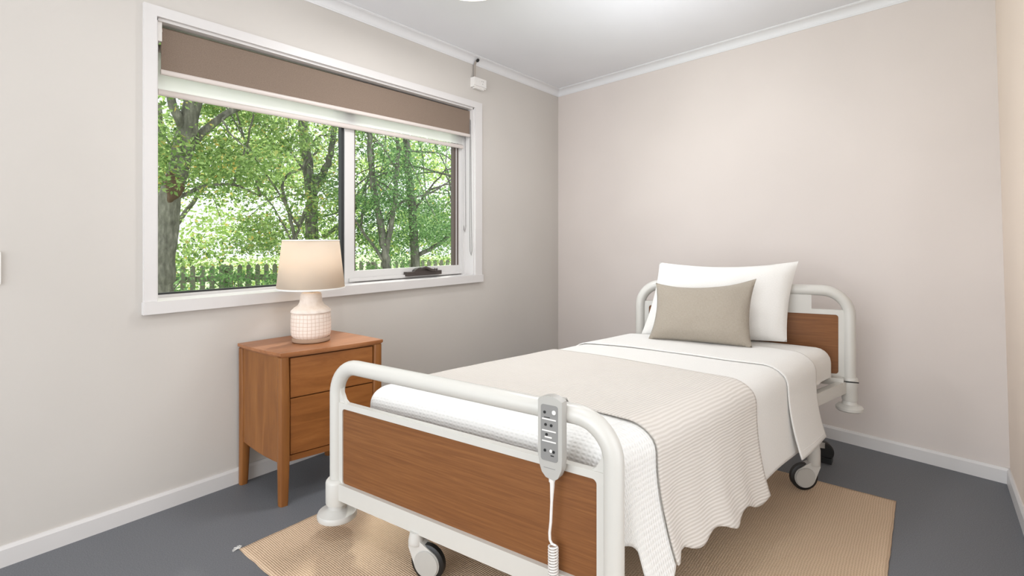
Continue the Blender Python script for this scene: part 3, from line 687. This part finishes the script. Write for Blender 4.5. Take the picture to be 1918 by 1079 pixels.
for p_, q_ in zip(hook, hook[1:]):
    s_ = F.e*.02; d = Vector((0,0,.002)); hexa(bm, [p_-s_-d,p_+s_-d,p_+s_+d,p_-s_+d], [q_-s_-d,q_+s_-d,q_+s_+d,q_-s_+d])
obj('hook', bm, MT['handset'], hs)
bm = B(); cp = [F.p(a0,.512,.044), F.p(a0+.001,.49,.044), F.p(a0-.002,.44,.042), F.p(a0-.006,.38,.04), F.p(a0-.011,.345,.038), F.p(a0-.011,.325,.036), F.p(a0-.004,.316,.038), F.p(a0+.012,.316,.04)]
tube(bm, cp, [.008,.0068,.0042,.0042,.0042,.0042,.004,.003], 12); lathe(bm, [(.009,-.010),(.0095,0),(.007,.006)], F.p(a0,.509,.044), 16)
hel = []
NT = 28; z0_, z1_ = .314, .085
for k in range(NT*12+1):
    t = k/(NT*12); an = 2*pi*NT*t; hel.append(F.p(a0+.002+.0135*cos(an), z0_+(z1_-z0_)*t, .040+.0135*sin(an)))
tube(bm, hel, .0025, 6)
tube(bm, [F.p(a0+.0155,.085,.04), F.p(a0+.01,.06,.03), F.p(a0-.02,.055,-.02), F.p(a0-.05,.08,-.06), F.p(a0-.06,.17,-.06)], .004, 8)
obj('coiled_cord', bm, MT['plastic'], hs)

# ------------------------------------------------------------------ garden beyond the window
GZ = -.45
bm = B()
def lawnz(x, y): return GZ+.05*noise.noise(Vector((x*.4, y*.4, 0)))
grid(bm, lambda i, j: (-40+39.6*i/40, -12+44*j/40, lawnz(-40+39.6*i/40, -12+44*j/40)), 40, 40)
tag(obj('lawn', bm, MT['lawn']), 'pale garden ground beyond the window', 'ground', kind='structure')
def leaves(bm_v, bm_f, centre, rad, count, size, rng, droop=.3):
    for _ in range(count):
        while True:
            d = Vector((rng.uniform(-1,1), rng.uniform(-1,1), rng.uniform(-1,1)))
            if d.length < 1: break
        p = Vector(centre)+Vector((d.x*rad[0], d.y*rad[1], d.z*rad[2]))
        L = size*rng.uniform(.6,1.25); wd = L*rng.uniform(.2,.29)
        ax = Vector((rng.gauss(0,1), rng.gauss(0,1), rng.gauss(-droop,.7))).normalized(); nn = Vector((rng.gauss(0,1), rng.gauss(0,1), rng.gauss(.8,.8)))
        s_ = ax.cross(nn).normalized()*wd; k = len(bm_v); nn = s_.cross(ax).normalized()
        bm_v += [p, p+ax*L*.45+s_-nn*L*.06, p+ax*L, p+ax*L*.45-s_-nn*L*.06]; bm_f.append((k,k+1,k+2,k+3))
def foliage(name, clumps, mt, parent, seed, size):
    rng = random.Random(seed); V, Fc = [], []
    for c, r, n in clumps: leaves(V, Fc, c, r, n, size, rng)
    me = bpy.data.meshes.new(name); me.from_pydata(V, [], Fc); me.materials.append(mt)
    return put(bpy.data.objects.new(name, me), parent)
def bez(pts, n=6):
    """Catmull-Rom through the points"""
    P_ = [Vector(p) for p in pts]; P_ = [P_[0]*2-P_[1]]+P_+[P_[-1]*2-P_[-2]]; o = []
    for i in range(1, len(P_)-2):
        for k in range(n):
            t = k/n; a, b, c, d = P_[i-1:i+3]
            o.append(.5*((2*b)+(-a+c)*t+(2*a-5*b+4*c-d)*t*t+(-a+3*b-3*c+d)*t**3))
    o.append(P_[-2]); return o
def limb(bm, pts, r0_, r1_, rng, jit=.02, nn=9):
    c = bez(pts); n = len(c); c = [p+Vector((rng.uniform(-jit,jit), rng.uniform(-jit,jit), 0)) if 0 < i < n-1 else p for i, p in enumerate(c)]
    tube(bm, c, [max(.004, r0_+(r1_-r0_)*i/(n-1)) for i in range(n)], nn)
def tree(label, base, limbs, clumps, mt, seed, size=.05, twigs=24, bark=None, group=None):
    t = tag(empty('tree', (*base, GZ)), label, 'tree', group=group); rng = random.Random(seed)
    bm = B()
    for pts, ra, rb in limbs: limb(bm, pts, ra, rb, rng, .012)
    obj('trunk', bm, bark or MT['bark'], t)
    bm = B()
    for k in range(twigs):
        src = rng.choice(limbs)[0]; i = rng.randrange(max(1, len(src)//2), len(src)); p = Vector(src[i]); c, r, n = rng.choice(clumps)
        q_ = Vector(c)+Vector((rng.uniform(-.4,.4)*r[0], rng.uniform(-.4,.4)*r[1], rng.uniform(-.2,.3)*r[2])); mid = p.lerp(q_,.5)+Vector((rng.uniform(-.15,.15), rng.uniform(-.15,.15), rng.uniform(.0,.25)))
        if (q_-p).length < 2.2: limb(bm, [p, mid, q_], .014, .004, rng, .015, 5)
    if len(bm.verts): obj('branches', bm, bark or MT['bark'], t)
    else: bm.free()
    foliage('foliage', clumps, mt, t, seed+1, size); return t
def clump_field(rng, n, cx_, cy_, z0, z1, rx, ry, cr, cnt):
    o = []
    for _ in range(n):
        a = rng.uniform(0, 2*pi); k = sqrt(rng.random()); z = rng.uniform(z0, z1)
        o.append(((cx_+rx*k*cos(a), cy_+ry*k*sin(a), z), (cr*rng.uniform(.6,1.3), cr*rng.uniform(.6,1.3), cr*rng.uniform(.3,.7)), int(cnt*rng.uniform(.6,1.3))))
    return o
R_ = random.Random(11)
# tree by the left edge of the window
tree('thick grey trunked tree leaning at the left side of the window view', (-3.25,1.72), [
    ([(-3.28,1.70,GZ),(-3.2,1.735,.5),(-3.16,1.75,.95),(-3.12,1.79,1.5),(-3.04,1.86,2.0),(-2.93,1.95,2.6),(-2.8,2.1,3.6)], .125, .07),
    ([(-3.08,1.84,1.85),(-3.1,2.02,2.2),(-3.1,2.3,2.5),(-3.05,2.7,2.75),(-3.0,3.1,3.1)], .05, .02),
    ([(-3.1,1.8,1.55),(-3.2,2.1,1.72),(-3.3,2.45,1.78),(-3.4,2.8,1.68)], .022, .01),
    ([(-3.0,1.9,2.2),(-2.9,1.7,2.6),(-2.8,1.5,3.2)], .05, .02)],
    clump_field(R_, 46, -3.15, 2.05, 1.75, 3.5, 1.15, 1.15, .42, 400), MT['leaf'], 21, .05, 14)
t_ = bpy.data.objects['tree']; bm = B()
bmesh.ops.create_icosphere(bm, subdivisions=3, radius=1, matrix=Matrix.Translation((-3.05,1.80,1.70)) @ Matrix.Diagonal((.085,.085,.17,1)))
for v_ in bm.verts: v_.co += v_.normal*0 + Vector((noise.noise(v_.co*14), noise.noise(v_.co*14+Vector((5,0,0))), noise.noise(v_.co*14+Vector((0,5,0)))))*.035 + Vector((noise.noise(v_.co*45), noise.noise(v_.co*45+Vector((5,0,0))), 0))*.02
obj('peeling_bark', bm, paint('brown peeling bark', (104,84,72), .95, 20, .3), t_)
tree('forked grey tree in the middle of the left pane', (-3.45,3.44), [
    ([(-3.45,3.44,GZ),(-3.44,3.45,.6),(-3.44,3.455,1.2),(-3.44,3.46,1.75),(-3.48,3.42,2.2),(-3.52,3.38,2.8),(-3.5,3.35,3.6)], .095, .05),
    ([(-3.44,3.46,1.78),(-3.36,3.56,2.0),(-3.3,3.66,2.35),(-3.28,3.7,3.0)], .055, .03),
    ([(-3.44,3.45,1.62),(-3.3,3.3,1.5),(-3.18,3.15,1.32),(-3.1,3.06,1.1)], .022, .014),
    ([(-3.1,3.06,.9),(-3.13,3.05,1.3),(-3.22,2.98,1.85),(-3.1,3.15,2.02),(-3.0,3.3,2.25)], .022, .012),
    ([(-3.4,3.6,1.2),(-3.2,3.95,1.6),(-3.1,4.1,2.1)], .028, .012)],
    clump_field(R_, 60, -3.75, 3.4, .95, 3.3, 1.2, 1.35, .45, 380), MT['leaf'], 33, .05, 16)
tree('multi stemmed dark tree behind the middle of the winder pane', (-2.3,3.74), [
    ([(-2.32,3.72,GZ),(-2.3,3.735,.6),(-2.3,3.735,1.0),(-2.36,3.69,1.4),(-2.42,3.64,1.9),(-2.45,3.6,2.6)], .06, .028),
    ([(-2.3,3.735,1.0),(-2.25,3.80,1.45),(-2.22,3.84,2.0),(-2.2,3.85,2.7)], .035, .018),
    ([(-2.36,3.69,1.35),(-2.2,3.9,1.62),(-2.05,4.2,1.74),(-1.9,4.5,1.95)], .016, .008),
    ([(-2.3,3.73,.9),(-2.45,3.5,1.3),(-2.6,3.35,1.6)], .02, .01)],
    clump_field(R_, 46, -2.55, 3.85, 1.0, 2.7, .85, .75, .32, 360), MT['leaf2'], 45, .035, 12)
tree('rough barked tree seen at the right of the winder pane', (-2.43,4.28), [
    ([(-2.45,4.27,GZ),(-2.43,4.28,.6),(-2.43,4.28,1.1),(-2.46,4.25,1.7),(-2.5,4.22,2.3),(-2.5,4.2,2.9)], .068, .04),
    ([(-2.43,4.28,.95),(-2.2,4.55,1.15),(-2.05,4.75,1.4),(-1.95,4.85,1.8)], .03, .018),
    ([(-2.45,4.26,1.5),(-2.3,4.4,1.8),(-2.1,4.5,2.05)], .016, .008)],
    clump_field(R_, 46, -2.35, 4.75, .85, 2.7, .75, .8, .32, 360), MT['leaf2'], 57, .035, 12)
# background growth beyond the fence
for i, (x, y, lab) in enumerate(((-8.2,3.2,'bright sunlit tree filling the far left of the window view'), (-7.4,6.4,'bright sunlit tree behind the centre mullion of the window'), (-5.6,9.0,'bright sunlit tree far behind the winder pane'))):
    rr = random.Random(90+i)
    tree(lab, (x,y), [([(x,y,GZ),(x+.1,y,1),(x-.1,y+.1,2.2),(x,y,3.6)], .12, .05), ([(x,y,1.0),(x+.4,y+.5,2.0),(x+.5,y+.9,3.0)], .05, .02)],
         clump_field(rr, 120, x, y, -.1, 4.0, 1.9, 2.1, .6, 125), MT['leaf3'], 70+i, .095, 8)
for i, (x, y, s_, lab) in enumerate(((-4.3,1.9,.6,'low dark shrub at the foot of the left trunk'), (-4.2,3.0,.55,'low shrub below the left pane behind the table lamp'), (-3.2,4.6,.5,'low shrub beneath the winder pane'))):
    rr = random.Random(130+i); t = tag(empty('shrub', (x,y,GZ)), lab, 'shrub')
    bm = B()
    for k in range(6): limb(bm, [(x,y,GZ),(x+rr.uniform(-.3,.3),y+rr.uniform(-.3,.3),.1),(x+rr.uniform(-.5,.5),y+rr.uniform(-.5,.5),.7)], .02, .006, rr, .01, 5)
    obj('stems', bm, MT['bark'], t)
    foliage('foliage', clump_field(rr, 22, x, y, .0, .78 if i < 2 else .8, s_, s_*1.3, .28, 110), MT['leaf2'], t, 140+i, .05)
# picket fence
fe = tag(empty('picket_fence', (-4.7,4.3,GZ)), 'weathered picket fence running behind the garden trees', 'fence')
fa, fb_ = Vector((-5.9,1.1,0)), Vector((-3.6,7.1,0)); d = (fb_-fa).normalized(); L = (fb_-fa).length; nn = Vector((d.y,-d.x,0))
bm = B(); k = 0
while k*.115 < L:
    prism(bm, [(0,GZ+.05),(.062,GZ+.05),(.062,.79),(.031,.82),(0,.79)], fa+d*k*.115, d, (0,0,1), nn, .018); k += 1
obj('pickets', bm, MT['fence'], fe, False)
for z in (.0,.58):
    bm = prism(B(), [(0,z),(L,z),(L,z+.08),(0,z+.08)], fa-nn*.035, d, (0,0,1), nn, .033); obj('rail', bm, MT['fence'], fe, False)
for k in range(4):
    bm = prism(B(), [(-.045,GZ),(.045,GZ),(.045,.80),(-.045,.80)], fa+d*(L*k/3)-nn*.12, d, (0,0,1), nn, .085); obj('post', bm, MT['fence'], fe, False)

# ------------------------------------------------------------------ light
w = bpy.data.worlds.new('World'); SC.world = w; w.use_nodes = True; nt = w.node_tree; bg = nt.nodes['Background']
bg.inputs[0].default_value = (.93,.96,1,1); bg.inputs[1].default_value = 1.6
def light(name, kind, loc, energy, color, **k):
    l = bpy.data.lights.new(name, kind); l.energy = energy; l.color = color
    for a, v in k.items(): setattr(l, a, v)
    o = bpy.data.objects.new(name, l); o.location = loc; C.objects.link(o); return o
light('ceiling_lamp_light', 'AREA', (.84,1.875,H-.1), 11, (.98,.98,1), shape='DISK', size=.36)
light('added_front_fill', 'POINT', (1.65,.6,2.2), 12, (.95,.975,1), shadow_soft_size=.09)  # added fill apart from the ceiling fixture, placed to shape the headboard shadow
light('added_corner_fill', 'POINT', (1.45,2.6,1.9), 12, (.94,.97,1), shadow_soft_size=.3)  # added fill to lift the dim far corner; no lamp hangs here
light('added_rear_fill', 'POINT', (2.45,-.6,1.7), 8, (.94,.97,1), shadow_soft_size=.3)  # unseen fill added behind the camera to even out ceiling and bed side
k_ = light('added_rear_panel_fill', 'AREA', (1.9,-4.2,1.5), 150, (.92,.96,1), shape='RECTANGLE', size=5, size_y=3.4); k_.rotation_euler = (radians(90), 0, 0)  # unseen panel added beyond the open rear as broad frontal fill
k_ = light('added_side_fill', 'AREA', (3.9,1.25,1.3), 9, (.95,.97,1), shape='RECTANGLE', size=1.6, size_y=2); k_.rotation_euler = (0, radians(90), 0)  # unseen panel added outside the wall opening to brighten the bed's right side
light('bulb_light', 'POINT', (LX,LY,NZ+.40), .45, (1,.78,.55), shadow_soft_size=.04)
s_ = light('sun', 'SUN', (0,0,5), 3.2, (1,.97,.9), angle=radians(8)); s_.rotation_euler = (radians(-28), radians(-30), 0)

# ------------------------------------------------------------------ camera
cam = bpy.data.cameras.new('camera'); co_ = bpy.data.objects.new('camera', cam); C.objects.link(co_); SC.camera = co_
cam.sensor_width = 36; cam.lens = 960/1918*36; cam.shift_y = -(539.5-445)/1918; cam.clip_start = .05; cam.clip_end = 200
co_.location = (2.624, 0, 1.2); co_.rotation_euler = (pi/2, 0, math.atan2(776, 960))
SC.view_settings.view_transform = 'Standard'; SC.view_settings.look = 'None'; SC.view_settings.exposure = 0.27; SC.view_settings.gamma = 1
